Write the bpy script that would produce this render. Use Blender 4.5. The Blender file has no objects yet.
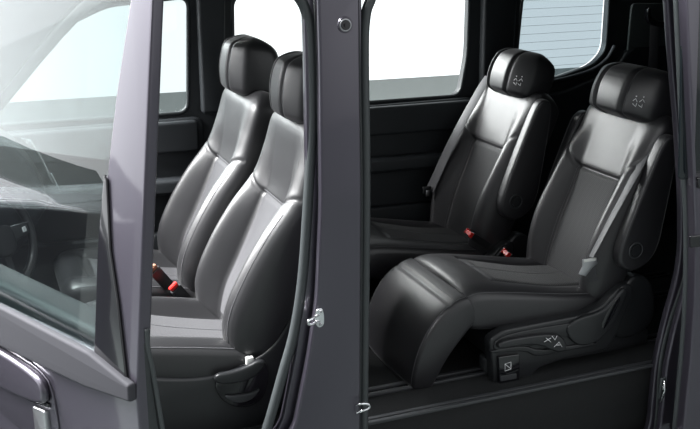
import bpy, bmesh, math, random
from mathutils import Vector, Matrix
random.seed(4)
sc = bpy.context.scene
col = sc.collection
R = math.radians

# ------------------------------------------------------------------ camera
FPX, PITCH, YAW, CAMH = 936.0, R(16.8), R(22.0), 1.63
cd = bpy.data.cameras.new('camera'); cam = bpy.data.objects.new('camera', cd); col.objects.link(cam)
cam.location = (0, 0, CAMH); cam.rotation_euler = (R(90) - PITCH, 0, -YAW)
cd.sensor_width = 36; cd.lens = 36 * FPX / 700; cd.clip_start = .05; cd.clip_end = 200
sc.camera = cam

def at(px, py, Y=None, X=None, Z=None):
    """the point of the plane Y, X or Z = const that a sight line meets: used to measure the car"""
    r = px - 350; u = 214.5 - py
    up = u * math.cos(PITCH) - FPX * math.sin(PITCH); fw = FPX * math.cos(PITCH) + u * math.sin(PITCH)
    d = Vector((fw * math.sin(YAW) + r * math.cos(YAW), fw * math.cos(YAW) - r * math.sin(YAW), up))
    t = Y / d.y if Y is not None else X / d.x if X is not None else (Z - CAMH) / d.z
    return d * t + Vector((0, 0, CAMH))

# ------------------------------------------------------------------ materials
def mat(name, colr, rough=.5, metal=0., spec=.5, coat=0., bump=None, sheen=0., coat_rough=.05, mottled=0.):
    m = bpy.data.materials.new(name); m.use_nodes = True
    n = m.node_tree; b = n.nodes['Principled BSDF']
    b.inputs['Base Color'].default_value = (*colr, 1); b.inputs['Roughness'].default_value = rough
    b.inputs['Metallic'].default_value = metal; b.inputs['Specular IOR Level'].default_value = spec
    b.inputs['Coat Weight'].default_value = coat; b.inputs['Coat Roughness'].default_value = coat_rough
    b.inputs['Sheen Weight'].default_value = sheen; b.inputs['Sheen Roughness'].default_value = .4
    tc = n.nodes.new('ShaderNodeTexCoord')
    if mottled:
        nz = n.nodes.new('ShaderNodeTexNoise'); nz.inputs['Scale'].default_value = 60; nz.inputs['Detail'].default_value = 4
        rp = n.nodes.new('ShaderNodeMapRange'); rp.inputs[3].default_value = 1 - mottled; rp.inputs[4].default_value = 1 + mottled
        mx = n.nodes.new('ShaderNodeVectorMath'); mx.operation = 'SCALE'; mx.inputs[0].default_value = colr
        n.links.new(tc.outputs['Object'], nz.inputs['Vector']); n.links.new(nz.outputs[0], rp.inputs[0])
        n.links.new(rp.outputs[0], mx.inputs['Scale']); n.links.new(mx.outputs[0], b.inputs['Base Color'])
    if bump:
        kind, scale, strength, dist = bump
        if kind == 'voronoi':
            t = n.nodes.new('ShaderNodeTexVoronoi'); t.feature = 'F1'; out = t.outputs['Distance']
        elif kind == 'noise':
            t = n.nodes.new('ShaderNodeTexNoise'); t.inputs['Detail'].default_value = 3; out = t.outputs[0]
        t.inputs['Scale'].default_value = scale
        bp = n.nodes.new('ShaderNodeBump'); bp.inputs['Strength'].default_value = strength; bp.inputs['Distance'].default_value = dist
        n.links.new(tc.outputs['Object'], t.inputs['Vector'])
        n.links.new(out, bp.inputs['Height']); n.links.new(bp.outputs[0], b.inputs['Normal'])
    return m

def weave_mat(name, c0, c1, pitch=.009):
    """woven insert: rows of little oval holes, as the cloth has them"""
    m = bpy.data.materials.new(name); m.use_nodes = True
    n = m.node_tree; b = n.nodes['Principled BSDF']; L = n.links.new
    tc = n.nodes.new('ShaderNodeTexCoord')
    sx = n.nodes.new('ShaderNodeSeparateXYZ'); L(tc.outputs['UV'], sx.inputs[0])
    def mul(o, k):
        q = n.nodes.new('ShaderNodeMath'); q.operation = 'MULTIPLY'; q.inputs[1].default_value = k; L(o, q.inputs[0]); return q.outputs[0]
    def sin(o):
        q = n.nodes.new('ShaderNodeMath'); q.operation = 'SINE'; L(o, q.inputs[0]); return q.outputs[0]
    a = sin(mul(sx.outputs[0], 2 * math.pi / pitch)); c = sin(mul(sx.outputs[1], 2 * math.pi / (pitch * 1.25)))
    p = n.nodes.new('ShaderNodeMath'); p.operation = 'MULTIPLY'; L(a, p.inputs[0]); L(c, p.inputs[1])
    rp = n.nodes.new('ShaderNodeMapRange'); rp.inputs[1].default_value = -.5; rp.inputs[2].default_value = .5; L(p.outputs[0], rp.inputs[0])
    mx = n.nodes.new('ShaderNodeMix'); mx.data_type = 'RGBA'; mx.inputs[6].default_value = (*c0, 1); mx.inputs[7].default_value = (*c1, 1)
    L(rp.outputs[0], mx.inputs[0]); L(mx.outputs[2], b.inputs['Base Color'])
    bp = n.nodes.new('ShaderNodeBump'); bp.inputs['Strength'].default_value = .5; bp.inputs['Distance'].default_value = .0012
    L(rp.outputs[0], bp.inputs['Height']); L(bp.outputs[0], b.inputs['Normal'])
    b.inputs['Roughness'].default_value = .7; b.inputs['Sheen Weight'].default_value = .1
    return m

def glass_mat(name, tint, refl=1.0):
    m = bpy.data.materials.new(name); m.use_nodes = True
    n = m.node_tree; n.nodes.remove(n.nodes['Principled BSDF'])
    o = n.nodes['Material Output']; t = n.nodes.new('ShaderNodeBsdfTransparent'); t.inputs[0].default_value = (*tint, 1)
    g = n.nodes.new('ShaderNodeBsdfGlossy'); g.inputs['Roughness'].default_value = 0.0
    f = n.nodes.new('ShaderNodeFresnel'); ge = n.nodes.new('ShaderNodeNewGeometry')
    io = n.nodes.new('ShaderNodeMapRange'); io.inputs[3].default_value = 1.5; io.inputs[4].default_value = 1 / 1.5
    n.links.new(ge.outputs['Backfacing'], io.inputs[0]); n.links.new(io.outputs[0], f.inputs[0])
    k = n.nodes.new('ShaderNodeMath'); k.operation = 'MULTIPLY'; k.inputs[1].default_value = refl; k.use_clamp = True
    x = n.nodes.new('ShaderNodeMixShader')
    n.links.new(f.outputs[0], k.inputs[0]); n.links.new(k.outputs[0], x.inputs[0])
    n.links.new(t.outputs[0], x.inputs[1]); n.links.new(g.outputs[0], x.inputs[2]); n.links.new(x.outputs[0], o.inputs[0])
    return m

M = dict(
    leather=mat('black leather', (.016, .0155, .018), .43, spec=.75, bump=('voronoi', 520, .25, .0006), sheen=.04),
    leather_f=mat('black leather front', (.015, .015, .017), .42, spec=.8, bump=('voronoi', 520, .25, .0006), sheen=.10),
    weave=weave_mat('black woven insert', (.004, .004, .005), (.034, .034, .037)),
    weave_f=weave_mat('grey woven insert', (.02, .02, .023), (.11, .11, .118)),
    molding=mat('dull belt molding', (.045, .045, .052), .75, spec=.2),
    thread=mat('dark grey piping', (.11, .11, .115), .55),
    piping=mat('pale grey piping', (.14, .14, .15), .5),
    plastic=mat('black plastic', (.018, .019, .021), .36, spec=.55, bump=('noise', 300, .15, .0005)),
    satin=mat('satin grey plastic', (.04, .042, .046), .5),
    trim=mat('dark interior trim', (.024, .028, .032), .6, bump=('noise', 260, .2, .0006)),
    trim2=mat('grey interior trim', (.10, .12, .12), .6, bump=('noise', 260, .2, .0006)),
    gloss=mat('gloss black', (.008, .008, .01), .12, coat=.6),
    carpet=mat('black carpet', (.008, .009, .010), .95, bump=('noise', 900, .8, .003), mottled=.3),
    paint=mat('dark purple metallic paint', (.072, .065, .086), .34, metal=.6, coat=.9, spec=.6),
    rubber=mat('black rubber', (.022, .026, .028), .5),
    rubber_g=mat('grey rubber', (.05, .057, .06), .45),
    chrome=mat('chrome', (.85, .86, .88), .14, metal=1.),
    steel=mat('satin steel', (.5, .5, .52), .35, metal=1.),
    red=mat('red plastic', (.75, .02, .015), .35),
    tan=mat('tan plastic', (.35, .17, .10), .5),
    white=mat('white print', (.9, .9, .92), .5),
    cream=mat('pale plastic', (.7, .7, .68), .5),
    strap=mat('grey belt webbing', (.075, .075, .082), .55, sheen=.2, bump=('noise', 700, .3, .0005)),
    lining=mat('roof lining', (.35, .35, .34), .9, bump=('noise', 300, .3, .001)),
    ground=mat('studio floor', (.13, .15, .145), .6),
    glass=glass_mat('clear glass', (.97, .985, .98)),
    glass_g=glass_mat('green tinted glass', (.78, .81, .81), 1.0),
    privacy=glass_mat('grey tinted glass', (.58, .63, .65), 1.0),
    glass_d=glass_mat('green door glass', (.80, .865, .86), 1.9),
    dark_glass=mat('privacy glass', (.012, .017, .02), .06, coat=.4),
)

# ------------------------------------------------------------------ object helpers
def tag(o, label=None, cat=None, group=None, kind=None):
    for k, v in (('label', label), ('category', cat), ('group', group), ('kind', kind)):
        if v: o[k] = v
    return o
def empty(name, loc, label, cat, group=None):
    o = bpy.data.objects.new(name, None); col.objects.link(o); o.location = loc; o.empty_display_size = .1
    return tag(o, label, cat, group)
def link(name, me, mats, parent=None, smooth=True):
    for m in (mats if isinstance(mats, (list, tuple)) else [mats]): me.materials.append(M[m])
    if smooth:
        for p in me.polygons: p.use_smooth = True
    o = bpy.data.objects.new(name, me); col.objects.link(o)
    if parent is not None:
        o.parent = parent
        top = parent; off = Vector(parent.location)
        while top.parent: top = top.parent; off += Vector(top.location)
        if parent.type == 'EMPTY' or parent.parent: me.transform(Matrix.Translation(-off))
    return o
def mesh_of(bm, name):
    bmesh.ops.recalc_face_normals(bm, faces=bm.faces)
    me = bpy.data.meshes.new(name); bm.to_mesh(me); bm.free(); return me
def sharp(o, ang=35):
    o.data.set_sharp_from_angle(angle=R(ang)); return o

def chaikin(p, n=2, closed=True):
    for _ in range(n):
        q = []
        m = len(p)
        rng = range(m) if closed else range(m - 1)
        if not closed: q.append(p[0])
        for i in rng:
            a, b = Vector(p[i]), Vector(p[(i + 1) % m]); q += [a.lerp(b, .25), a.lerp(b, .75)]
        if not closed: q.append(p[-1])
        p = q
    return [tuple(v) for v in p]
def rnd(p, r=.03, n=5):
    """round the corners of a polygon with radius about r"""
    out = []; m = len(p)
    for i in range(m):
        a, b, c = Vector(p[i - 1]), Vector(p[i]), Vector(p[(i + 1) % m])
        rr = min(r, (a - b).length * .45, (c - b).length * .45)
        s = b + (a - b).normalized() * rr; e = b + (c - b).normalized() * rr
        for k in range(n + 1):
            t = k / n; out.append(tuple(s * (1 - t) ** 2 + b * 2 * t * (1 - t) + e * t * t))
    return out

def plate(name, outline, mapf, thick, m, parent=None, holes=(), bevel=.004, seg=2):
    """a slab with rounded rims: outline and holes are (u, v) polygons, mapf(u, v, w) puts them in the car"""
    cu = bpy.data.curves.new('c', 'CURVE'); cu.dimensions = '2D'; cu.fill_mode = 'BOTH'
    cu.extrude = max(thick / 2 - bevel, 0.0001); cu.bevel_depth = bevel; cu.bevel_resolution = seg; cu.offset = -bevel
    for poly in (outline, *holes):
        s = cu.splines.new('POLY'); s.points.add(len(poly) - 1)
        for i, p in enumerate(poly): s.points[i].co = (p[0], p[1], 0, 1)
        s.use_cyclic_u = True
    ob = bpy.data.objects.new('c', cu); col.objects.link(ob)
    dg = bpy.context.evaluated_depsgraph_get(); dg.update()
    me = bpy.data.meshes.new_from_object(ob.evaluated_get(dg)); bpy.data.objects.remove(ob); bpy.data.curves.remove(cu)
    bm = bmesh.new(); bm.from_mesh(me); bpy.data.meshes.remove(me)
    bmesh.ops.remove_doubles(bm, verts=bm.verts, dist=1e-5)
    for v in bm.verts: v.co = mapf(v.co.x, v.co.y, v.co.z)
    me = mesh_of(bm, name); me.materials.clear()
    o = link(name, me, m, parent); return sharp(o, 40)
def sidemap(Y, lean=0.):
    return lambda u, v, w: Vector((u, Y + w + lean * max(0, v - .85), v))
def px(Y, *pts):
    return [(lambda a: (a.x, a.z))(at(*p, Y=Y)) for p in pts]

def spline(pts, n=8, closed=False):
    P = [Vector(p) for p in pts]; m = len(P); out = []
    rng = range(m if closed else m - 1)
    for i in rng:
        g = (lambda k: P[k % m]) if closed else (lambda k: P[max(0, min(m - 1, k))])
        a, b, c, d = g(i - 1), g(i), g(i + 1), g(i + 2)
        for k in range(n):
            t = k / n
            out.append(.5 * ((2 * b) + (c - a) * t + (2 * a - 5 * b + 4 * c - d) * t * t + (3 * b - a - 3 * c + d) * t ** 3))
    if not closed: out.append(P[-1])
    return out
def tube(bm, pts, r, seg=8, closed=False, rads=None, flat=None):
    pts = [Vector(p) for p in pts]; n = len(pts); rings = []
    up = None
    for i, p in enumerate(pts):
        t = (pts[(i + 1) % n] - pts[i - 1]) if closed else (pts[min(i + 1, n - 1)] - pts[max(i - 1, 0)])
        t.normalize()
        if up is None: up = t.orthogonal().normalized()
        up = (up - t * up.dot(t))
        up = up.normalized() if up.length > 1e-6 else t.orthogonal().normalized()
        s = t.cross(up); rr = rads[i] if rads else r
        rings.append([bm.verts.new(p + (up * math.cos(a) + s * math.sin(a)) * rr) for a in (2 * math.pi * k / seg for k in range(seg))])
    for i in range(n if closed else n - 1):
        A, B = rings[i], rings[(i + 1) % n]
        for k in range(seg): bm.faces.new((A[k], A[(k + 1) % seg], B[(k + 1) % seg], B[k]))
    if not closed:
        bm.faces.new(rings[0][::-1]); bm.faces.new(rings[-1])
def tubes(name, lines, r, m, parent, closed=False, seg=8):
    bm = bmesh.new()
    for l in lines: tube(bm, l, r, seg, closed)
    return link(name, mesh_of(bm, name), m, parent)
def box(name, lo, hi, m, parent=None, bev=.004, rot=None, seg=2):
    bm = bmesh.new(); bmesh.ops.create_cube(bm, size=1)
    s = Vector(hi) - Vector(lo); c = (Vector(hi) + Vector(lo)) / 2
    for v in bm.verts: v.co = Vector((v.co.x * s.x, v.co.y * s.y, v.co.z * s.z))
    if bev: bmesh.ops.bevel(bm, geom=bm.edges[:], offset=bev, segments=seg, affect='EDGES', profile=.5)
    if rot: bmesh.ops.rotate(bm, verts=bm.verts, matrix=rot)
    bmesh.ops.translate(bm, verts=bm.verts, vec=c)
    return sharp(link(name, mesh_of(bm, name), m, parent), 50)
def ribbon(name, pts, width, wdir, thick, m, parent, n=8):
    P = spline(pts, n); bm = bmesh.new(); rings = []
    W = [Vector(w) for w in wdir] if isinstance(wdir[0], (tuple, list, Vector)) else [Vector(wdir)]
    for i, p in enumerate(P):
        f = i / (len(P) - 1) * (len(W) - 1); k = min(int(f), max(len(W) - 2, 0))
        w = W[k].lerp(W[min(k + 1, len(W) - 1)], f - k)
        t = (P[min(i + 1, len(P) - 1)] - P[max(i - 1, 0)]).normalized()
        w = (w - t * w.dot(t)).normalized(); nn = t.cross(w)
        rings.append([bm.verts.new(p + w * a * width / 2 + nn * b * thick / 2) for a, b in ((-1, -.3), (-.9, -1), (.9, -1), (1, -.3), (1, .3), (.9, 1), (-.9, 1), (-1, .3))])
    for i in range(len(P) - 1):
        for k in range(8): bm.faces.new((rings[i][k], rings[i][(k + 1) % 8], rings[i + 1][(k + 1) % 8], rings[i + 1][k]))
    bm.faces.new(rings[0]); bm.faces.new(rings[-1])
    return sharp(link(name, mesh_of(bm, name), m, parent), 50)

# ------------------------------------------------------------------ upholstered pads
def sm(a, b, x):
    t = max(0., min(1., (x - a) / (b - a))); return t * t * (3 - 2 * t)
class Pad:
    """a stuffed pad swept along a side profile; keys are (x, z, half_width, front, back, bolster)"""
    def __init__(s, keys, yc, r0=.04, r1=.04, n=4.5, crown=.0, bol=(.5, .85), grooves=(), tseams=(), gw=.018, clos=True, dome=None):
        s.P = spline([Vector((k[0], 0, k[1])) for k in keys], 14)
        s.K = [list(v) for v in zip(*[[w.x for w in spline([Vector((k[j], 0, 0)) for k in keys], 14)] for j in range(2, 6)])]
        s.L = [0.]
        for a, b in zip(s.P, s.P[1:]): s.L.append(s.L[-1] + (b - a).length)
        s.len = s.L[-1]; s.yc = yc; s.r0, s.r1, s.n, s.crown, s.bol = r0, r1, n, crown, bol
        s.grooves, s.tseams, s.gw = grooves, tseams, gw; s.dome = dome
    def at(s, l):
        l = max(0, min(s.len, l)); i = 0
        while i < len(s.L) - 2 and s.L[i + 1] < l: i += 1
        f = (l - s.L[i]) / max(1e-9, s.L[i + 1] - s.L[i])
        p = s.P[i].lerp(s.P[i + 1], f); k = [a + (b - a) * f for a, b in zip(s.K[i], s.K[i + 1])]
        i0, i1 = max(0, i - 2), min(len(s.P) - 1, i + 3)
        t = (s.P[i1] - s.P[i0]).normalized()
        return p, Vector((-t.z, 0, t.x)), k
    def pt(s, u, l, side=1, lift=0.):
        p, N, (w, a, b, h) = s.at(l)
        k0 = min(1, l / s.r0) if s.r0 else 1; k1 = min(1, (s.len - l) / s.r1) if s.r1 else 1
        c = math.sqrt(max(0, 1 - (1 - k0) ** 2)) * math.sqrt(max(0, 1 - (1 - k1) ** 2))
        w -= s.r0 * (1 - math.sqrt(max(0, 1 - (1 - k0) ** 2))) + s.r1 * (1 - math.sqrt(max(0, 1 - (1 - k1) ** 2)))
        au = min(1, abs(u)); e = (1 - au ** s.n) ** (1 / s.n)
        if side > 0:
            d = a + h * sm(s.bol[0], s.bol[1], au) + s.crown * (1 - au * au)
            g = 0
            for gu, gd, l0, l1 in s.grooves:
                if l0 - .02 <= l <= l1 + .02: g += gd * math.exp(-((au - gu) * w / s.gw * 2) ** 2) * sm(l0 - .02, l0 + .01, l) * (1 - sm(l1 - .01, l1 + .02, l))
            for fn, gd, umax in s.tseams:
                if au < umax: g += gd * math.exp(-((l - fn(u)) / s.gw * 2) ** 2)
            d = d * e * c - g * e * c + lift
        else: d = -b * e * c - lift
        return Vector((p.x + N.x * d, s.yc + u * w, p.z + N.z * d))
    def build(s, name, mats, parent, fmat=None, nt=70, us=()):
        U = set([i / 32 for i in range(-29, 30)] + list(us) + [-x for x in us])
        for k in range(9):
            v = .91 + .09 * math.sin(k / 8 * math.pi / 2) ** .8
            U |= {v, -v}
        U = sorted(U); UU = [U[0]]
        for x in U[1:]:
            if x - UU[-1] > .002: UU.append(x)
        U = UU; U[-1] = 1.; U[0] = -1.
        T = []
        for r, base, sg in ((s.r0, 0, 1), (s.r1, s.len, -1)):
            if r: T += [base + sg * r * (1 - math.cos(k / 8 * math.pi / 2)) for k in range(0, 9)]
        T += [s.r0 + (s.len - s.r0 - s.r1) * k / nt for k in range(nt + 1)]
        T = sorted(set(round(x, 6) for x in T)); T[0] = max(T[0], .0003); T[-1] = min(T[-1], s.len - .0003)
        if T[1] - T[0] < 1e-4: T.pop(1)
        ring = [(u, 1) for u in U] + [(u, -1) for u in U[-2:0:-2]]
        bm = bmesh.new(); uvl = bm.loops.layers.uv.new('UVMap')
        V = [[bm.verts.new(s.pt(u, l, sd)) for u, sd in ring] for l in T]
        n = len(ring)
        for i in range(len(T) - 1):
            for k in range(n):
                f = bm.faces.new((V[i][k], V[i][(k + 1) % n], V[i + 1][(k + 1) % n], V[i + 1][k]))
                uc = (ring[k][0] + ring[(k + 1) % n][0]) / 2; lc = (T[i] + T[i + 1]) / 2
                front = ring[k][1] > 0 and ring[(k + 1) % n][1] > 0
                if fmat: f.material_index = fmat(uc, lc, front)
                w = s.at(lc)[2][0]
                for lp, (uu, ll) in zip(f.loops, ((ring[k][0], T[i]), (ring[(k + 1) % n][0], T[i]), (ring[(k + 1) % n][0], T[i + 1]), (ring[k][0], T[i + 1]))):
                    lp[uvl].uv = (uu * w, ll)
        bm.faces.new(V[0]); bm.faces.new(V[-1][::-1])
        bmesh.ops.recalc_face_normals(bm, faces=bm.faces)
        me = bpy.data.meshes.new(name); bm.to_mesh(me); bm.free()
        return link(name, me, mats, parent)
    def line(s, pts, lift=.0015, n=10):
        out = []
        for (u0, l0), (u1, l1) in zip(pts, pts[1:]):
            for k in range(n): out.append(s.pt(u0 + (u1 - u0) * k / n, l0 + (l1 - l0) * k / n, 1, lift))
        out.append(s.pt(*pts[-1], 1, lift)); return out

exec_parts = []

# ------------------------------------------------------------------ second-row captain seat
def captain_seat(dx, yc, near, label):
    root = empty('captain_seat', (2.2 + dx, yc, 0), label, 'car seat', 'second row captain seats')
    X = lambda keys: [(k[0] + dx, *k[1:]) for k in keys]
    # back
    bk = Pad(X([(2.215, .20, .236, .045, .07, .05), (2.255, .32, .250, .050, .075, .088), (2.300, .45, .256, .052, .08, .100),
                (2.350, .58, .256, .052, .08, .086), (2.395, .71, .256, .056, .10, .056), (2.436, .82, .244, .060, .12, .020),
                (2.466, .90, .248, .060, .11, .006), (2.490, .955, .232, .054, .09, .0)]), yc, .05, .07, 4.2, .006, (.45, .82),
             grooves=((.52, .012, .03, .50),), tseams=((lambda u: .50 + .085 * sm(.5, .95, abs(u)), .010, .97),), gw=.018)
    L0 = .50
    bk.build('backrest', ('leather', 'weave'), root, lambda u, l, f: 1 if f and abs(u) < .52 and .05 < l < L0 else 0, us=(.52,), nt=96)
    tubes('stitching', [bk.line([(s_ * .545, .05), (s_ * .545, L0)], .0008, 30) for s_ in (-1, 1)] +
          [bk.line([(-.5, L0 + .014), (.5, L0 + .014)], .0006, 20)], .0009, 'thread', root, seg=5)
    # headrest
    hk_ = 1. if near else .88
    hr = Pad([(a_ + dx, z_, w_ * hk_, f_ * hk_, b_ * hk_, h_) for a_, z_, w_, f_, b_, h_ in ((2.450, .895, .165, .090, .07, -.004), (2.458, .925, .190, .118, .09, -.018), (2.470, .98, .203, .128, .104, -.030), (2.486, 1.035, .200, .122, .104, -.030),
                (2.504, 1.082, .188, .098, .090, -.018), (2.516, 1.108, .170, .074, .066, -.006))], yc, .04, .05, 4.2, .006, (.42, .95),
             grooves=((.42, .028, .01, .24),), gw=.017)
    h = hr.build('headrest', 'leather', root, nt=44, us=(.42,))
    for s_ in (-1, 1): tubes('seam', [hr.line([(s_ * .5, .02), (s_ * .5, hr.len - .02)], .0008, 24)], .0012, 'thread', h, seg=5)
    # printed mark on the near wing
    bm = bmesh.new()
    def dot(u, l, r):
        c = hr.pt(u, l, 1, .0012); e = hr.pt(u - .02, l, 1, .0012) - c; g = hr.pt(u, l + .01, 1, .0012) - c
        e.normalize(); g.normalize(); n_ = e.cross(g)
        vs = [c + (e * math.cos(a) + g * math.sin(a)) * r for a in (k * math.pi / 5 for k in range(10))]
        top = [bm.verts.new(v) for v in vs]; bot = [bm.verts.new(v + n_ * .001) for v in vs]
        bm.faces.new(top); bm.faces.new(bot[::-1])
        for k in range(10): bm.faces.new((top[k], top[(k + 1) % 10], bot[(k + 1) % 10], bot[k]))
    f_ = lambda u_, l_: (-.74 + (u_ + .77) * .8, .088 + (l_ - .082) * .8)
    dot(*f_(-.70, .100), .0026); dot(*f_(-.84, .104), .0026)
    for l in ([(-.66, .078), (-.70, .090), (-.75, .078)], [(-.79, .08), (-.84, .094), (-.89, .082)], [(-.67, .068), (-.75, .058), (-.75, .074)], [(-.79, .068), (-.87, .060), (-.86, .074)]):
        tube(bm, hr.line([f_(*q_) for q_ in l], .0010, 3), .0012, 5)
    tag(link('printed_mark', mesh_of(bm, 'mark'), 'white', h), 'small white printed mark on the headrest wing')
    # cushion: front to rear
    ck = Pad(X([(1.595, .262, .240, .066, .07, .0), (1.635, .272, .246, .088, .08, .0), (1.70, .272, .248, .084, .09, .002), (1.85, .258, .250, .058, .09, .016),
                (2.02, .236, .248, .040, .08, .024), (2.16, .220, .240, .040, .07, .018), (2.24, .212, .225, .038, .06, .010)]), yc, .03, .03, 5.5, .020, (.5, .8),
             grooves=((.54, .008, .18, .62),), tseams=((lambda u: .175 - .02 * (1 - u * u), .010, .62),), gw=.02)
    c = ck.build('seat_cushion', ('leather', 'weave'), root, lambda u, l, f: 1 if f and abs(u) < .54 and .18 < l < .60 else 0, us=(.54,), nt=80)
    tubes('stitching', [ck.line([(s_ * .93, .03), (s_ * .93, .6)], .001, 30) for s_ in (-1, 1)] + [ck.line([(-.0, .14), (-.0, .6)], .0004, 12)], .0011, 'thread', c, seg=5)
    # leg rest, hanging from the front of the cushion
    ot = Pad(X([(1.425, -.02, .225, .035, .05, .0), (1.438, .06, .240, .050, .065, .0), (1.470, .15, .247, .062, .080, .0),
                (1.518, .228, .249, .066, .09, .0), (1.572, .285, .248, .054, .09, .0), (1.622, .316, .246, .034, .08, .0)]), yc, .03, .008, 9, .010, (.5, .8),
             tseams=((lambda u: .345, .006, 2.),), gw=.014)
    o_ = ot.build('leg_rest', 'leather', root, nt=60)
    tubes('stitching', [ot.line([(-.93, .03), (-.94, .42)], .001, 30), ot.line([(.93, .03), (.93, .42)], .001, 30), ot.line([(-.93, .03), (.93, .03)], .001, 24), ot.line([(-.9, .36), (.9, .36)], .0008, 20)], .0011, 'thread', o_, seg=5)
    # armrests folded up along the back
    for s_ in ((-1, 1) if near else (-1,)):
        ya = yc + s_ * .268
        k = [(2.245, .385), (2.222, .435), (2.245, .52), (2.30, .66), (2.355, .80), (2.385, .868), (2.41, .893), (2.445, .893), (2.462, .865),
             (2.458, .79), (2.445, .68), (2.43, .57), (2.415, .46), (2.38, .395), (2.31, .36)]
        k = [(u, v + (0 if near else .045)) for u, v in k]
        k = [(a + dx, b) for a, b in k]
        pl = chaikin(k, 2)
        ar = plate('armrest', pl, sidemap(ya), .056, 'leather', root, bevel=.015, seg=5)
        ring = [(u, v) for u, v in pl]
        cx = sum(u for u, v in ring) / len(ring); cz = sum(v for u, v in ring) / len(ring)
        bm = bmesh.new()
        for q in (-1, 1): tube(bm, [Vector((cx + (u - cx) * .93, ya + q * .0245, cz + (v - cz) * .965)) for u, v in ring], .0013, 5, True)
        link('stitching', mesh_of(bm, 'st'), 'thread', ar)
        bm = bmesh.new()
        cc = Vector((2.300 + dx, ya, .455 + (0 if near else .045)))
        bmesh.ops.create_cone(bm, cap_ends=True, segments=32, radius1=.030, radius2=.026, depth=.07, matrix=Matrix.Translation(cc) @ Matrix.Rotation(R(90), 4, 'X'))
        bmesh.ops.bevel(bm, geom=[e for e in bm.edges if abs(e.calc_face_angle(0)) > 1], offset=.005, segments=2, affect='EDGES')
        pc = sharp(link('pivot_cap', mesh_of(bm, 'cap'), 'plastic', ar))
        bm = bmesh.new()
        tube(bm, [cc + Vector((math.cos(a) * .031, -.031, math.sin(a) * .031)) for a in (q * math.pi / 16 for q in range(32))], .0035, 8, True)
        link('cap_ring', mesh_of(bm, 'ring'), 'satin', pc)
    # side cover with lever and button box
    yo = yc - .262
    P_ = lambda *pts: [(u + (dx if near else dx), v) for u, v in pts]
    cov = px(2.788, (486, 338), (489, 362), (491, 388), (519, 385), (535, 366), (560, 357), (603, 348), (612, 335), (628, 296), (630, 284), (622, 282), (612, 290), (600, 303), (582, 312), (540, 320), (500, 328))
    cov = [(u + dx, v) for u, v in cov]
    cv = plate('side_cover', rnd(cov, .022), sidemap(yo), .05, 'plastic', root, bevel=.010, seg=4)
    rr = [(u + dx, v) for u, v in px(2.76, (493, 343), (494, 352), (535, 345), (560, 338), (592, 330), (594, 320), (560, 324), (505, 334))]
    plate('recess_rim', chaikin(rr, 2), sidemap(yo - .026), .012, 'plastic', cv, bevel=.004)
    lv = [(u + dx, v) for u, v in px(2.745, (497, 344), (498, 349), (535, 342), (555, 352), (566, 350), (564, 338), (552, 332), (505, 339))]
    lever = plate('recline_lever', chaikin(lv, 2), sidemap(yo - .042), .024, 'plastic', cv, bevel=.007, seg=3)
    y2 = 2.73 + (yc - 3.05)
    def q(*pts): return [Vector((a.x + dx, y2, a.z)) for a in (at(*p, Y=2.73) for p in pts)]
    bm = bmesh.new()
    for l in (q((544, 342), (551, 338)), q((546, 338), (551, 342)), q((552, 336), (555, 340), (557, 336)), q((554, 347), (559, 342), (562, 347)), q((556, 345), (560, 345))): tube(bm, l, .0014, 5)
    tag(link('printed_mark', mesh_of(bm, 'm'), 'white', lever), 'white printed symbol on the lever')
    bx = [(u + dx, v) for u, v in px(2.76, (497, 356), (498, 383), (518, 379), (518, 353))]
    b_ = plate('button_box', rnd(bx, .006, 3), sidemap(yo - .03), .02, 'gloss', cv, bevel=.003)
    b2 = [(u + dx, v) for u, v in px(2.75, (500, 376), (500, 381), (516, 378), (516, 373))]
    plate('finger_slot', rnd(b2, .003, 3), sidemap(yo - .041), .004, 'satin', b_, bevel=.001)
    bm = bmesh.new(); y2 = 2.745 + (yc - 3.05)
    for l in ([(505, 364), (511, 362), (511, 369), (505, 371)],):
        v = [Vector((a.x + dx, y2, a.z)) for a in (at(*p, Y=2.745) for p in l)]; tube(bm, v, .0012, 5, True); tube(bm, [v[0], v[2]], .0012, 5)
    link('printed_mark', mesh_of(bm, 'm'), 'white', b_)
    hp = [(u + dx, v) for u, v in px(2.76, (563, 330), (574, 318), (600, 311), (612, 300), (622, 287), (627, 290), (620, 308), (608, 330), (594, 343), (575, 346))]
    hf = plate('frame_handle', chaikin(hp, 2), sidemap(yo - .028), .024, 'plastic', cv, bevel=.008, seg=3)
    hp = [(u + dx, v) for u, v in px(2.75, (600, 325), (606, 313), (619, 295), (620, 300), (612, 317), (603, 330))]
    plate('handle_opening', chaikin(hp, 2), sidemap(yo - .040), .004, 'gloss', hf, bevel=.001)
    hp = [(u + dx, v) for u, v in px(2.76, (489, 350), (492, 354), (524, 350), (536, 357), (558, 352), (596, 345), (596, 341), (560, 347), (538, 350), (524, 345))]
    plate('lower_ridge', chaikin(hp, 1), sidemap(yo - .026), .014, 'plastic', cv, bevel=.005, seg=3)
    if near:
        p = at(607, 298, Y=2.80); tag(box('belt_anchor', p - Vector((.012, .008, .020)), p + Vector((.012, .008, .020)), 'cream', root, .004, Matrix.Rotation(R(25), 3, 'Y')), 'pale plastic anchor')
    # far side cover and base
    plate('side_cover', chaikin(cov, 2), sidemap(yc + .262), .05, 'plastic', root, bevel=.010, seg=3)
    bs = [(1.72, .06), (1.70, .17), (1.76, .20), (2.25, .18), (2.34, .26), (2.42, .26), (2.44, .10), (2.30, .045)]
    bs = [(u + dx, v) for u, v in bs]
    plate('seat_base', rnd(bs, .03), sidemap(yc), .44, 'plastic', root, bevel=.012)
    hg = [(2.26, .20), (2.31, .33), (2.38, .335), (2.44, .27), (2.46, .12), (2.36, .06), (2.24, .08)]
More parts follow.
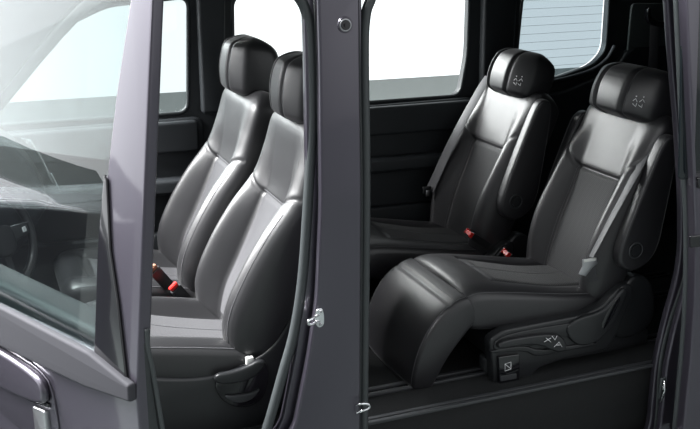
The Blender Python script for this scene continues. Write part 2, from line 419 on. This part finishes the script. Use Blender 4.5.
    for s_ in (-1, 1): plate('hinge_cover', chaikin([(u + dx, v) for u, v in hg], 2), sidemap(yc + s_ * .235), .06, 'plastic', root, bevel=.012, seg=3)
    for s_ in (-1, 1):
        box('seat_foot', (1.70 + dx, yc + s_ * .2 - .03, .012), (2.46 + dx, yc + s_ * .2 + .03, .07), 'satin' if s_ < 0 else 'plastic', root, .006)
    # buckle on the inboard side
    bc = Vector((2.045, 3.30, .292)) if near else Vector((2.0, 3.40, .30))
    return root, bk

def buckle(parent, p, d, L=.10, w=.045, cap='red', side=(1, 0, 0)):
    p, d = Vector(p), Vector(d).normalized(); sd = Vector(side); sd = (sd - d * sd.dot(d)).normalized(); nn = d.cross(sd)
    def blk(name, a, b, ww, th, m, par):
        bm = bmesh.new(); bmesh.ops.create_cube(bm, size=1)
        for v in bm.verts: v.co = p + d * (a + (b - a) * (v.co.z + .5)) + sd * v.co.x * ww + nn * v.co.y * th
        bmesh.ops.bevel(bm, geom=bm.edges[:], offset=.003, segments=2, affect='EDGES')
        return sharp(link(name, mesh_of(bm, name), m, par), 50)
    b = blk('belt_buckle', -L, -.012, w, .024, 'plastic', parent)
    blk('release_button', -.012, .006, w * .82, .018, cap, b)
    return b

near_seat, bkN = captain_seat(0, 3.05, True, 'black leather captain seat with raised leg rest beside the open side doorway')
far_seat, bkF = captain_seat(-.15, 3.68, False, 'black leather captain seat behind the centre pillar, by the far window')
buckle(near_seat, at(506, 253, Y=3.335), (-.55, -.1, .45), .12, .05, side=(0, 1, 0.2))
buckle(far_seat, at(469, 233, Y=3.44), (-.6, -.1, .4), .12, .05, side=(0, 1, 0.2))

# ------------------------------------------------------------------ front seats
def front_seat(dx, yc, label, cx=0):
    root = empty('front_seat', (.8 + dx, yc, 0), label, 'car seat', 'front row seats')
    X = lambda keys: [(k[0] + dx, *k[1:]) for k in keys]
    bk = Pad(X([(.765, .22, .245, .045, .08, .065), (.798, .34, .260, .048, .085, .118), (.856, .46, .264, .048, .09, .128),
                (.922, .60, .262, .050, .09, .106), (.980, .74, .254, .054, .10, .056), (1.006, .86, .244, .058, .125, .026),
                (1.022, .96, .246, .060, .12, .006), (1.034, 1.035, .228, .052, .09, .0)]), yc, .05, .07, 4.2, .006, (.42, .8),
             grooves=((.50, .010, .03, .52),), tseams=((lambda u: .52 + .07 * sm(.5, .95, abs(u)), .009, .97),), gw=.016)
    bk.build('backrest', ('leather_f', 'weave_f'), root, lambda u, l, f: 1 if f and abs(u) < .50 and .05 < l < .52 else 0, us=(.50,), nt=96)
    tubes('piping', [bk.line([(s_ * .87, .06), (s_ * .87, .52)], .0006, 30) for s_ in (-1, 1)] + [bk.line([(-.5, .53), (.5, .53)], .0006, 20)], .0013, 'piping', root, seg=5)
    hr = Pad(X([(1.010, 1.000, .120, .066, .11, -.004), (1.012, 1.03, .136, .084, .145, -.018), (1.018, 1.095, .142, .096, .130, -.026), (1.026, 1.165, .138, .092, .104, -.024),
                (1.034, 1.212, .126, .074, .080, -.014), (1.038, 1.232, .112, .056, .06, -.006)]), yc, .035, .045, 4.6, .006, (.42, .95),
             grooves=((.42, .022, .01, .24),), gw=.017)
    h = hr.build('headrest', 'leather_f', root, nt=44, us=(.42,))
    for s_ in (-1, 1): tubes('seam', [hr.line([(s_ * .5, .02), (s_ * .5, hr.len - .02)], .0008, 24)], .0012, 'thread', h, seg=5)
    for s_ in (-1, 1):
        tubes('headrest_post', [[(1.012 + dx, yc + s_ * .07, .95), (1.018 + dx, yc + s_ * .07, 1.08)]], .0065, 'chrome', root)
    ck = Pad(X([(.225 + cx, .270, .215, .060, .06, .0), (.26 + cx, .280, .232, .074, .07, .010), (.36, .276, .244, .060, .08, .030), (.50, .254, .250, .040, .08, .052),
                (.66, .224, .250, .032, .08, .058), (.80, .204, .242, .030, .07, .044), (.88, .196, .228, .028, .06, .025)]), yc, .04, .03, 5., .010, (.5, .78),
             grooves=((.50, .008, .12, .62),), tseams=((lambda u: .115 - .02 * (1 - u * u), .010, .62),), gw=.02)
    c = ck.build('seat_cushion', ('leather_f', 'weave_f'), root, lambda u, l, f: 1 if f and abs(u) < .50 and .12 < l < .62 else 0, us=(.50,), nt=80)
    tubes('piping', [ck.line([(s_ * .945, .03), (s_ * .945, .62)], .001, 30) for s_ in (-1, 1)] + [ck.line([(0, .13), (0, .6)], .0004, 10)], .0016, 'piping', c, seg=5)
    # plastic base and lever on the door side
    yo = yc - .245
    cov = px(2.805, (60, 372), (62, 440), (270, 440), (283, 330), (300, 285), (292, 290), (272, 335), (250, 358), (205, 378), (150, 380))
    cv = plate('side_cover', chaikin([(u + dx, v) for u, v in cov], 2), sidemap(yo + .01), .05, 'plastic', root, bevel=.010, seg=4)
    rc = [(u + dx, v) for u, v in px(2.78, (206, 378), (205, 392), (214, 405), (232, 411), (250, 405), (259, 388), (259, 366), (252, 362))]
    plate('recess_rim', chaikin(rc, 2), sidemap(yo - .018), .014, 'gloss', cv, bevel=.004)
    lv = [(u + dx, v) for u, v in px(2.77, (203, 376), (205, 386), (232, 384), (248, 376), (257, 364), (250, 360), (236, 368), (220, 373))]
    plate('recline_lever', chaikin(lv, 2), sidemap(yo - .034), .022, 'plastic', cv, bevel=.008, seg=3)
    lv = [(u + dx, v) for u, v in px(2.77, (212, 398), (226, 406), (242, 403), (252, 390), (244, 395), (226, 398))]
    plate('lower_handle', chaikin(lv, 2), sidemap(yo - .028), .012, 'satin', cv, bevel=.003, seg=3)
    box('seat_base', (.36 + dx, yc - .20, .012), (.92 + dx, yc + .20, .19), 'plastic', root, .02)
    tag(box('belt_anchor', (.715 + dx, yo - .022, .205), (.742 + dx, yo, .262), 'cream', root, .004), 'pale plastic anchor')
    return root
fN = front_seat(.035, 3.05, 'black front passenger seat nearest the open front doorway')
fF = front_seat(.012, 3.66, 'black driver seat on the far side, behind the steering wheel')
b = buckle(fN, at(173, 286, Y=3.33), (-.35, -.1, .5), .10, .045, side=(1, .3, 0.6))
b = buckle(fF, at(152, 268, Y=3.40), (-.35, -.1, .5), .11, .045, cap='tan', side=(1, .3, 0.6))
for p, par in ((at(197, 276, Y=3.42), fF), (at(210, 299, Y=3.32), fN)):
    box('belt_anchor', p - Vector((.014, .01, .022)), p + Vector((.014, .01, .022)), 'cream', par, .004)

# ------------------------------------------------------------------ seat belts
def belt(label, pts, wd, tong, plate_m='steel'):
    root = empty('seat_belt', tuple(pts[-1]), label, 'seat belt')
    ribbon('webbing', pts, .044, wd, .0022, 'strap', root)
    return root
# near captain seat: strap over the shoulder down to the tongue near the cushion
p0, p1 = bkN.pt(-.62, .70, 1, .006), bkN.pt(-.62, .56, 1, .008)
A = lambda x_, y_, Y: at(x_, y_, Y=Y)
sb = empty('seat_belt', tuple(at(592, 292, Y=2.83)), 'grey seat belt running down the near captain seat to a silver tongue', 'seat belt')
ribbon('webbing', [A(668, 126, 2.96), A(657, 132, 2.88), A(647, 152, 2.83), A(629, 186, 2.80), A(610, 221, 2.785), A(591, 257, 2.775)], .040, [(.45, -1, .1), (.2, -1, .05), (-.2, -1, 0), (-.35, -1, 0)], .0024, 'strap', sb)
ribbon('lower_webbing', [A(590, 262, 2.785), A(592, 275, 2.80), A(597, 292, 2.84), A(600, 306, 2.80)], .034, [(.6, -1, .1), (.9, -.5, .3), (.7, -.9, 0)], .0024, 'strap', sb)
tg = plate('tongue', rnd(px(2.775, (582, 259), (596, 257), (597, 263), (592, 267), (585, 276), (578, 274), (582, 266)), .004, 3), sidemap(2.772), .006, 'steel', sb, bevel=.002)
box('tongue_grip', at(584, 262, Y=2.77) - Vector((.002, .004, .001)), at(595, 258, Y=2.77) + Vector((.002, .004, .001)), 'cream', sb, .002)
sb = empty('seat_belt', tuple(at(432, 190, Y=3.93)), 'dark grey seat belt hanging beside the captain seat by the far window', 'seat belt')
ribbon('webbing', [A(489, 76, 3.90), A(479, 92, 3.87), A(453, 140, 3.85), A(430, 190, 3.88)], .050, (.45, -1, .1), .0024, 'strap', sb)
box('tongue', at(427, 190, Y=3.87) - Vector((.022, .004, .018)), at(427, 190, Y=3.87) + Vector((.022, .004, .018)), 'plastic', sb, .004)
box('tongue_plate', at(428, 193, Y=3.865) - Vector((.011, .003, .016)), at(428, 193, Y=3.865) + Vector((.007, .003, .014)), 'steel', sb, .002)
sb = empty('seat_belt', tuple(at(655, 70, Y=4.0)), 'dark seat belt hanging from a hook behind the near headrest', 'seat belt')
ribbon('webbing', [A(655, 22, 4.0), A(654, 45, 4.0), A(652, 80, 4.0), A(650, 120, 4.0)], .05, (1, -.3, 0), .0024, 'strap', sb)
hk = plate('hook', chaikin(px(4.0, (644, 7), (644, 20), (650, 26), (668, 28), (668, 22), (652, 20), (648, 16), (648, 7)), 2), sidemap(3.985), .03, 'gloss', sb, bevel=.005)

# ------------------------------------------------------------------ cabin shell: far side, roof, floor
YF = 4.08
wall_o = [(-.9, -.05), (-.9, .90), (-.75, 1.50), (4.05, 1.50), (4.15, -.05)]
w1 = rnd([(.04, .865), (.03, .91), (.33, 1.235), (.56, 1.335), (.905, 1.362), (.872, .862)], .05, 6)
w2 = rnd([(1.08, .850), (1.10, 1.36), (2.285, 1.36), (2.275, 1.05), (2.235, .852)], .05, 6)
w3 = rnd([(2.545, .925), (2.585, 1.34), (3.11, 1.34), (3.10, 1.03), (3.02, .96), (2.80, .905), (2.68, .905)], .05, 6)
wr = tag(plate('wall_right', wall_o, sidemap(YF + .02, .06), .05, 'trim', None, holes=(w1, w2, w3), bevel=.008), kind='structure')
def inset(p, k):
    c = (sum(a for a, b in p) / len(p), sum(b for a, b in p) / len(p)); return [(c[0] + (a - c[0]) * k, c[1] + (b - c[1]) * k) for a, b in p]
for i, (w, g) in enumerate(((w1, 'glass_g'), (w2, 'glass'), (w3, 'privacy'))):
    pane = plate('window_%d' % (i + 1), inset(w, 1.03), sidemap(YF + .06, .06), .006, g, None, bevel=.001); tag(pane, kind='structure')
    bm = bmesh.new(); tube(bm, [Vector((u, YF - .004 + .06 * max(0, v - .85), v)) for u, v in w], .009, 6, True)
    s_ = link('window_seal', mesh_of(bm, 's'), 'rubber_g', pane)
    if i == 2:
        bm = bmesh.new()
        for k in range(9):
            z = .96 + k * .042
            tube(bm, [Vector((2.55 + .0, YF + .055 + .06 * (z - .85), z)), Vector((3.12, YF + .055 + .06 * (z - .85), z + .006))], .0009, 4)
        link('antenna_wire', mesh_of(bm, 'aw'), 'satin', pane)
        sill = [Vector((a, YF - .02, b)) for a, b in ((2.60, .895), (2.72, .892), (2.85, .905), (3.0, .938), (3.09, .99), (3.135, 1.06))]
        bm = bmesh.new(); tube(bm, spline(sill, 6), .013, 8); link('window_sill', mesh_of(bm, 's'), 'satin', pane)
# inner door panels
for i, (x0, x1) in enumerate(((-.25, .93), (1.05, 2.30))):
    d = tag(plate('door_%d' % (i + 1), rnd([(x0, .02), (x0, .835), (x1, .845), (x1 + .01, .02)], .04), sidemap(YF - .02), .04, 'trim', None, bevel=.010, seg=4), kind='structure')
    plate('upper_trim', rnd([(x0 + .02, .70), (x0 + .02, .835), (x1 - .03, .838), (x1 - .03, .70)], .02), sidemap(YF - .055), .04, 'trim', d, bevel=.012, seg=4)
    plate('arm_rest', rnd([(x0 + .04, .53), (x0 + .04, .60), (x1 - .10, .59), (x1 - .06, .52)], .02), sidemap(YF - .075), .08, 'trim', d, bevel=.015, seg=4)
    plate('door_pocket', rnd([(x0 + .06, .08), (x0 + .06, .36), (x1 - .12, .34), (x1 - .1, .08)], .04), sidemap(YF - .06), .05, 'trim', d, bevel=.012, seg=4)
# pillar covers and the quarter trim with its paler recess
for i, (a, b) in enumerate((((.925, 1.03), (.94, 1.06)), ((2.33, 2.50), (2.30, 2.52)))):
    t = tag(plate('trim_%d' % (i + 1), rnd([(a[0], .86), (a[0] + .01, 1.44), (a[1] + .03, 1.44), (a[1], .86)], .02), sidemap(YF - .035, .06), .05, 'trim', None, bevel=.014, seg=4), kind='structure')
qt = tag(plate('trim_3', rnd([(2.35, .05), (2.35, .80), (2.52, .86), (2.80, .84), (3.12, .94), (3.2, 1.05), (4.02, 1.05), (4.02, .05)], .05), sidemap(YF - .035), .05, 'trim', None, bevel=.014, seg=4), kind='structure')
rc = tag(plate('trim_4', rnd(px(4.05, (630, 3), (625, 58), (672, 66), (680, 3)), .03), sidemap(4.04), .014, 'trim2', None, bevel=.004), kind='structure')
# rear end, closed
tag(box('wall_rear', (4.02, 2.70, -.05), (4.08, 4.10, 1.50), 'trim', None, .01), kind='structure')
tag(box('ceiling', (.30, 2.70, 1.50), (4.08, 4.10, 1.53), 'lining', None, .008), kind='structure')
fl = tag(box('floor', (-.9, 2.685, -.34), (4.08, 4.11, 0), 'carpet', None, .004), kind='structure')
tag(box('ground', (-14, -12, -.62), (12, 13.5, -.60), 'ground', None, 0), kind='structure')
# floor rails
for y in (2.665, 2.86, 3.24, 3.46, 3.86):
    r_ = empty('floor_rail', (1.9, y, 0), {2.665: 'dark metal rail along the doorway edge of the floor', 2.86: 'dark floor rail under the near side of the near captain seat',
         3.24: 'dark floor rail under the inner side of the near captain seat', 3.46: 'dark floor rail under the inner side of the far captain seat', 3.86: 'dark floor rail along the far door'}[y], 'floor rail', 'seat rails')
    w = .034 if y > 2.7 else .02
    for s_ in (-1, 1): box('rail_lip', (1.0, y + s_ * w * .6 - .008, .0), (3.1, y + s_ * w * .6 + .008, .011), 'satin', r_, .002)
    box('rail_channel', (1.0, y - w * .35, .0), (3.1, y + w * .35, .004), 'gloss', r_, .001)

# ------------------------------------------------------------------ near body side: pillar and openings
body = empty('car_body', (1.03, 2.6, -.1), 'dark purple van body side, centre pillar between the two open doorways', 'car')
LEAN = .05
out = [(-1.9, -.55), (-1.9, .78), (-.55, .93), (.15, 1.56), (4.2, 1.60), (4.25, -.55)]
def hole_front(g):    # g widens the opening
    rear = px(2.6, (319 + g, -20), (320 + g, 60), (319 + g, 210), (315 + g, 300), (306 + g, 360), (292 + g, 429))
    return [(-.20, -.30), (-.24, .88), (.28, 1.46), (.40, 1.52), (.90, 1.52)] + rear + [(.72, -.05), (.66, -.28), (.4, -.34)]
def hole_rear(g):
    fr = px(2.6, (359 - g, 429), (360 - g, 200), (361 - g, 60), (362 - g, -10))
    re = px(2.6, (682, -10), (684, 60), (687, 120), (690, 200), (690, 250), (686, 280), (673, 325), (664, 365), (658, 429)) + [(2.33, -.36)]
    return [(1.10, -.36)] + fr + [(1.16, 1.50), (2.15, 1.52)] + [(a + g * .003, b) for a, b in re]
pil = plate('centre_pillar', out, sidemap(2.60, LEAN), .03, 'paint', body, holes=(rnd(hole_front(0), .05, 6), rnd(hole_rear(0), .05, 6)), bevel=.010, seg=5)
inner = plate('inner_flange', [(a, b) for a, b in out], sidemap(2.645, LEAN), .03, 'paint', body,
              holes=(rnd([(a - .028 if a > .6 else a + .02, b) for a, b in hole_front(0)], .05, 6), rnd([(a + .026 if a < 1.3 else a - .014, b) for a, b in hole_rear(0)], .05, 6)), bevel=.008, seg=4)
def strip(name, pts, Y, r, m, parent=body):
    P = spline([(a, Y + LEAN * max(0, b - .85), b) for a, b in pts], 6, False)
    bm = bmesh.new(); tube(bm, P, r, 10); return link(name, mesh_of(bm, name), m, parent)
ws = px(2.66, (286, -18), (299, -4), (307, 12), (311, 40), (311, 120), (305, 215), (300, 280), (292, 330), (281, 370), (264, 429))
strip('weatherstrip', [(.05, 1.18), (.32, 1.45), (.5, 1.49), (.8, 1.495)] + ws + [(.70, -.10), (.62, -.25), (.4, -.29), (-.1, -.28), (-.18, -.2), (-.2, .5)], 2.640, .017, 'rubber_g')
ws = px(2.66, (384, -20), (371, 2), (366, 20), (364, 60), (363, 200), (361, 429))
strip('weatherstrip', [(2.05, 1.485), (1.3, 1.485)] + ws + [(1.12, -.26), (1.2, -.31), (2.2, -.31), (2.29, -.29)] + px(2.66, (650, 429), (656, 360), (665, 320), (678, 280), (683, 250), (683, 200), (680, 120), (678, 60), (676, 0), (675, -15)) + [(2.2, 1.48)], 2.640, .016, 'rubber_g')
ws = px(2.62, (319, 0), (320, 210), (316, 300), (307, 360), (293, 429))
strip('seam_sealer', ws, 2.628, .005, 'rubber')
ws = px(2.62, (362, 0), (362, 200), (360, 429))
strip('seam_sealer', ws, 2.628, .006, 'rubber')
strip('door_seal', px(2.58, (690, 200), (688, 260), (683, 330), (674, 429)), 2.575, .012, 'rubber_g')
plate('hood', chaikin([(-1.95, .55), (-1.9, .76), (-1.2, .86), (-.55, .925), (-.5, .88), (-1.2, .78), (-1.85, .5)], 1), sidemap(3.36), 1.48, 'paint', body, bevel=.01)
# bolt, strikers
c = at(345, 25, Y=2.585 + LEAN * .5)
bm = bmesh.new()
bmesh.ops.create_cone(bm, cap_ends=True, segments=32, radius1=.026, radius2=.022, depth=.006, matrix=Matrix.Translation(c) @ Matrix.Rotation(R(90), 4, 'X'))
b1 = sharp(link('bolt_boss', mesh_of(bm, 'b'), 'paint', body))
bm = bmesh.new()
bmesh.ops.create_cone(bm, cap_ends=True, segments=24, radius1=.014, radius2=.014, depth=.010, matrix=Matrix.Translation(c - Vector((0, .004, 0))) @ Matrix.Rotation(R(90), 4, 'X'))
bmesh.ops.create_cone(bm, cap_ends=True, segments=6, radius1=.008, radius2=.007, depth=.010, matrix=Matrix.Translation(c - Vector((0, .010, 0))) @ Matrix.Rotation(R(90), 4, 'X'))
sharp(link('bolt', mesh_of(bm, 'b'), 'gloss', b1))
bm = bmesh.new(); tube(bm, [c + Vector((math.cos(a) * .0165, -.004, math.sin(a) * .0165)) for a in (k * math.pi / 16 for k in range(32))], .0028, 8, True); link('washer', mesh_of(bm, 'w'), 'steel', b1)
def striker(p, s, name='door_striker'):
    pl_ = plate(name, chaikin([(p.x + a * s, p.z + b * s) for a, b in ((.008, .04), (.03, .034), (.034, -.034), (.008, -.042), (-.006, -.02), (-.006, .02))], 2), sidemap(p.y), .008, 'chrome', body, bevel=.003)
    bm = bmesh.new()
    tube(bm, spline([Vector(p) + Vector(v) * s for v in ((.01, -.002, .012), (-.02, -.022, .012), (-.038, -.030, .008), (-.042, -.031, 0), (-.038, -.030, -.008), (-.02, -.022, -.012), (.01, -.002, -.012))], 5), .0050 * s, 10)
    link('striker_loop', mesh_of(bm, 'l'), 'chrome', pl_)
    for z in (.026, -.026):
        bm = bmesh.new(); bmesh.ops.create_cone(bm, cap_ends=True, segments=6, radius1=.007 * s, radius2=.006 * s, depth=.008, matrix=Matrix.Translation(p + Vector((.016 * s, -.006, z * s))) @ Matrix.Rotation(R(90), 4, 'X'))
        sharp(link('screw', mesh_of(bm, 's'), 'steel', pl_))
striker(at(316, 318, Y=2.575), .85)
tubes('latch_pin', [spline([at(356, 405, Y=2.575), at(360, 404, Y=2.56), at(368, 404, Y=2.56), at(369, 408, Y=2.56), at(362, 411, Y=2.56), at(356, 413, Y=2.575)], 4)], .0042, 'chrome', body)
p = at(662, 388, Y=2.59)
lt = box('rear_latch', p - Vector((.012, .006, .045)), p + Vector((.012, .006, .045)), 'rubber_g', body, .004)
tubes('latch_pin', [[p + Vector((-.004, -.012, .04)), p + Vector((-.004, -.02, 0)), p + Vector((-.012, -.012, -.05))]], .004, 'chrome', lt)
box('catch', p + Vector((-.01, -.018, .0)), p + Vector((.012, -.006, .016)), 'chrome', lt, .003)
# sill step
box('door_sill', (-.5, 2.60, -.42), (2.5, 2.68, -.345), 'plastic', body, .006)

# ------------------------------------------------------------------ sliding door, slid back outside the body
YS = 2.50
sd = empty('sliding_door', (2.9, YS, -.2), 'dark purple sliding door slid back at the right edge of the picture', 'car door')
edge = px(YS, (686, -20), (687, 100), (688, 178), (690, 235), (689, 300), (685, 360), (677, 440))
sl = plate('door_skin', [(3.35, 1.46)] + edge + [(2.30, -.22), (3.35, -.22)], sidemap(YS, .05), .06, 'paint', sd,
           holes=(rnd([(2.29, .815), (2.26, 1.42), (3.28, 1.42), (3.28, .815)], .02),), bevel=.010, seg=4)
plate('window_glass', rnd([(2.25, .80), (2.21, 1.43), (3.29, 1.43), (3.29, .80)], .02), sidemap(YS + .006, .05), .01, 'dark_glass', sd, bevel=.002)
tube_pts = px(YS, (686, -20), (687, 100), (688, 178), (690, 235), (689, 300), (685, 360), (677, 440))
strip('door_edge_seal', tube_pts, YS + .02, .010, 'rubber_g', sd)
plate('belt_molding', rnd([(2.30, .775), (2.293, .815), (3.3, .815), (3.3, .775)], .006), sidemap(YS - .034, 0), .02, 'gloss', sd, bevel=.004)
plate('rail_groove', rnd([(2.30, .555), (2.296, .600), (3.3, .60), (3.3, .555)], .006), sidemap(YS - .03, 0), .012, 'gloss', sd, bevel=.004)

# ------------------------------------------------------------------ open front door
D = Vector((.404, -.915, 0)).normalized(); NO = Vector((-.915, -.404, 0)).normalized()
E0 = Vector((.212, 1.536, 0))           # rear outer corner of the door at belt height
LEAND = .12
def dmap(off, lean=LEAND):
    # u: distance forward from the rear edge towards the hinge, v: height, w: along the outer normal
    return lambda u, v, w: E0 - D * u + NO * (w + off) + Vector((0, 0, v)) - NO * lean * max(0, v - .85)
door = empty('front_door', tuple(E0 - D * 1.0 + Vector((0, 0, -.15))), 'dark purple front door standing open, with its window, at the left edge', 'car door')
full = [(0.0, -.18), (0.0, .62), (0.0, .84), (0.0, 1.2), (0.0, 1.58), (.80, 1.62), (1.02, 1.30), (1.02, -.18)]
win = rnd([(.133, .870), (.131, 1.08), (.120, 1.225), (.100, 1.36), (.062, 1.54), (.76, 1.57), (.97, 1.26), (.97, .835)], .02)
plate('door_skin', full, dmap(-.013), .026, 'paint', door, holes=(win,), bevel=.007, seg=4)
plate('window_glass', inset(win, 1.02), dmap(-.014), .005, 'glass_d', door, bevel=.001)
plate('belt_molding', rnd([(.004, .828), (.004, .862), (.14, .882), (1.0, .858), (1.0, .752), (.54, .771), (.16, .803)], .006), dmap(.006, 0), .018, 'molding', door, bevel=.006, seg=3)
plate('inner_trim', rnd([(.14, -.10), (.13, .70), (.16, .885), (.98, .87), (1.0, -.10)], .05), dmap(-.085, 0), .075, 'trim', door, bevel=.018, seg=4)
plate('corner_garnish', [(.029, .862), (.065, .999), (.094, 1.085), (.112, 1.208), (.121, 1.215), (.134, 1.08), (.136, .862)], dmap(.002), .007, 'gloss', door, bevel=.002)
def emap(u, v, w): return E0 + NO * (-u) + D * (w - .006) + Vector((0, 0, v)) - NO * LEAND * max(0, v - .85)
plate('door_end', [(.01, -.18), (.01, .93), (.022, .96), (.030, .86), (.042, .72), (.06, .45), (.06, -.18)], emap, .014, 'rubber', door, bevel=.003)
tubes('door_seal', [spline([E0 - NO * k_ + Vector((0, 0, z)) for z, k_ in ((.96, .028), (.92, .028), (.88, .034), (.80, .042), (.70, .052), (.5, .068), (.1, .075))], 5)], .005, 'rubber_g', door)
# pull handle outside
plate('handle_recess', chaikin([(.30, .585), (.305, .72), (.34, .775), (.66, .775), (.70, .70), (.68, .585)], 2), dmap(.001, 0), .006, 'paint', door, bevel=.002)
hd = plate('door_handle', chaikin([(.322, .712), (.318, .742), (.345, .766), (.52, .768), (.68, .755), (.68, .675), (.52, .672), (.40, .688), (.34, .700)], 2), dmap(.012, 0), .020, 'paint', door, bevel=.010, seg=5)
plate('handle_gap', rnd([(.325, .694), (.325, .704), (.40, .692), (.68, .674), (.68, .664), (.40, .680)], .003), dmap(.006, 0), .008, 'gloss', door, bevel=.002)
plate('handle_cap', rnd([(.335, .600), (.335, .685), (.388, .678), (.388, .600)], .006), dmap(.008, 0), .014, 'steel', door, bevel=.004)

# ------------------------------------------------------------------ dashboard and steering wheel
da = empty('dashboard', (-.25, 3.6, .2), 'dark dashboard end with added chrome glints seen through the open door window', 'dashboard')
db = [(.20, .55), (.24, .60), (.19, .74), (.12, .84), (.03, .90), (-.22, .915), (-.27, .87), (-.27, .30), (-.1, .28), (.10, .40)]
plate('dash_body', chaikin(db, 2), sidemap(3.90), .30, 'trim', da, bevel=.03, seg=4)
plate('dash_body', chaikin([(a - .22, b) for a, b in db], 2), sidemap(3.25), .96, 'trim', da, bevel=.03, seg=4)
ln = [at(x_, y_, Y=3.725) for x_, y_ in ((22, 138), (30, 140), (40, 156), (48, 172), (53, 184))]  # chrome slivers added and shaped to imitate a sparkle at the dash edge
tubes('glint_strip', [spline(ln[1:], 4)], .005, 'chrome', da)
vp = px(3.72, (49, 173), (52, 173), (62, 194), (57, 188))
plate('glint_blade', vp, sidemap(3.722), .014, 'chrome', da, bevel=.001)
vp = px(3.72, (21, 138), (30, 140), (28, 144), (24, 142))
plate('glint_tab', vp, sidemap(3.722), .014, 'chrome', da, bevel=.001)

wc = Vector((.030, 3.58, .525))
sw = empty('steering_wheel', tuple(wc), 'dark steering wheel with control buttons, seen through the open door window', 'steering wheel')
Nw = Vector((.74, -.60, .28)).normalized(); Uw = (Vector((0, 0, 1)) - Nw * Nw.z).normalized(); Sw = Uw.cross(Nw)
bm = bmesh.new(); tube(bm, [wc + (Uw * math.cos(a) + Sw * math.sin(a)) * .182 for a in (2 * math.pi * k / 64 for k in range(64))], .017, 14, True)
link('rim', mesh_of(bm, 'rim'), 'leather', sw)
def wpl(name, poly, off, th, m, par, bev=.004): return plate(name, poly, lambda u, v, w: wc + Sw * u + Uw * v + Nw * (w + off), th, m, par, bevel=bev, seg=3)
sg = 1 if Sw.x > 0 else -1
wpl('hub', chaikin([(-.06, .05), (.06, .05), (.07, -.02), (.04, -.07), (-.04, -.07), (-.07, -.02)], 2), .0, .05, 'plastic', sw, .012)
for s_ in (-1, 1):
    sp = wpl('spoke', rnd([(s_ * .05, .035), (s_ * .172, .020), (s_ * .172, -.022), (s_ * .05, -.035)], .008), .0, .022, 'plastic', sw, .006)
    wpl('switch_panel', rnd([(s_ * .065, .026), (s_ * .150, .016), (s_ * .150, -.016), (s_ * .065, -.024)], .006), .013, .008, 'satin', sp, .002)
    for k in range(3): wpl('button', rnd([(s_ * (.118 + k * .012), .010), (s_ * (.124 + k * .012), .010), (s_ * (.124 + k * .012), -.010), (s_ * (.118 + k * .012), -.010)], .002), .019, .005, 'white' if k < 2 else 'satin', sp, .001)
    wpl('spoke_trim', [(s_ * .06, .034), (s_ * .168, .022), (s_ * .168, .018), (s_ * .06, .030)], .013, .006, 'chrome', sp, .001)
wpl('spoke', rnd([(-.02, -.05), (.02, -.05), (.014, -.175), (-.014, -.175)], .006), .0, .02, 'satin', sw, .005)
tubes('steering_column', [[wc - Nw * .02, wc - Nw * .05, wc + Vector((-.10, .02, -.03)), wc + Vector((-.22, .02, -.08))]], .035, 'plastic', sw, seg=16)

# ------------------------------------------------------------------ light
w = bpy.data.worlds.new('studio'); sc.world = w; w.use_nodes = True; n = w.node_tree; L = n.links.new
tc = n.nodes.new('ShaderNodeTexCoord'); sx = n.nodes.new('ShaderNodeSeparateXYZ'); L(tc.outputs['Generated'], sx.inputs[0])
def mr(o, a, b, c_, d):
    q = n.nodes.new('ShaderNodeMapRange'); q.interpolation_type = 'SMOOTHSTEP'
    for i, v in enumerate((a, b, c_, d)): q.inputs[i + 1].default_value = v
    L(o, q.inputs[0]); return q.outputs[0]
def op(k, a, b):
    q = n.nodes.new('ShaderNodeMath'); q.operation = k
    for i, v in enumerate((a, b)):
        if isinstance(v, (int, float)): q.inputs[i].default_value = v
        else: L(v, q.inputs[i])
    return q.outputs[0]
front = mr(sx.outputs[0], 0.25, -.75, 0, 3.0)      # bright white studio end ahead of the van
farw = mr(sx.outputs[1], .1, .7, 0, 1.6)         # lit white backdrop beyond the far side
tot = op('ADD', op('MAXIMUM', front, farw), .14)
dim = mr(sx.outputs[1], .1, -.55, 1, .04)         # the camera side of the studio is dark ...
tot = op('MULTIPLY', tot, dim)
rearw = op('MULTIPLY', mr(sx.outputs[1], 0, -.5, 0, 1), mr(sx.outputs[2], -.26, .08, .02, 1.3))  # ... with a grey band above head height
tot = op('ADD', tot, op('MULTIPLY', rearw, mr(sx.outputs[0], -.1, .5, .3, 1)))
bg = n.nodes['Background']; bg.inputs[0].default_value = (.95, .98, 1, 1); L(tot, bg.inputs[1])
def area(name, loc, to, size, power, colr=(1, 1, 1)):
    l = bpy.data.lights.new(name, 'AREA'); l.shape = 'RECTANGLE'; l.size, l.size_y = size; l.energy = power; l.color = colr
    o = bpy.data.objects.new(name, l); col.objects.link(o); o.location = loc
    o.rotation_euler = (Vector(to) - Vector(loc)).to_track_quat('-Z', 'Y').to_euler(); return o
area('softbox_front', (-3.0, 4.6, 3.7), (1.2, 3.3, .8), (1.8, 1.4), 1000)
area('added_fill_far', (-1.2, 8.2, 3.3), (1.5, 3.4, .9), (5.0, 3.0), 1200)  # added lamp above the sight lines, gives the seats their highlights
area('softbox_side', (-2.2, .6, 3.6), (1.6, 2.8, .4), (1.4, 1.4), 22)
area('added_fill_windscreen', (-1.4, 3.3, 4.2), (.45, 3.4, .4), (1.6, 1.2), 520)  # extra unseen lamp added to brighten front cushions, dash and wheel

sc.view_settings.view_transform = 'Standard'; sc.view_settings.look = 'None'
sc.view_settings.exposure = 0; sc.view_settings.gamma = 1
sc.cycles.use_denoising = True; sc.cycles.max_bounces = 8; sc.cycles.transparent_max_bounces = 16
sc.cycles.caustics_reflective = False; sc.cycles.caustics_refractive = False
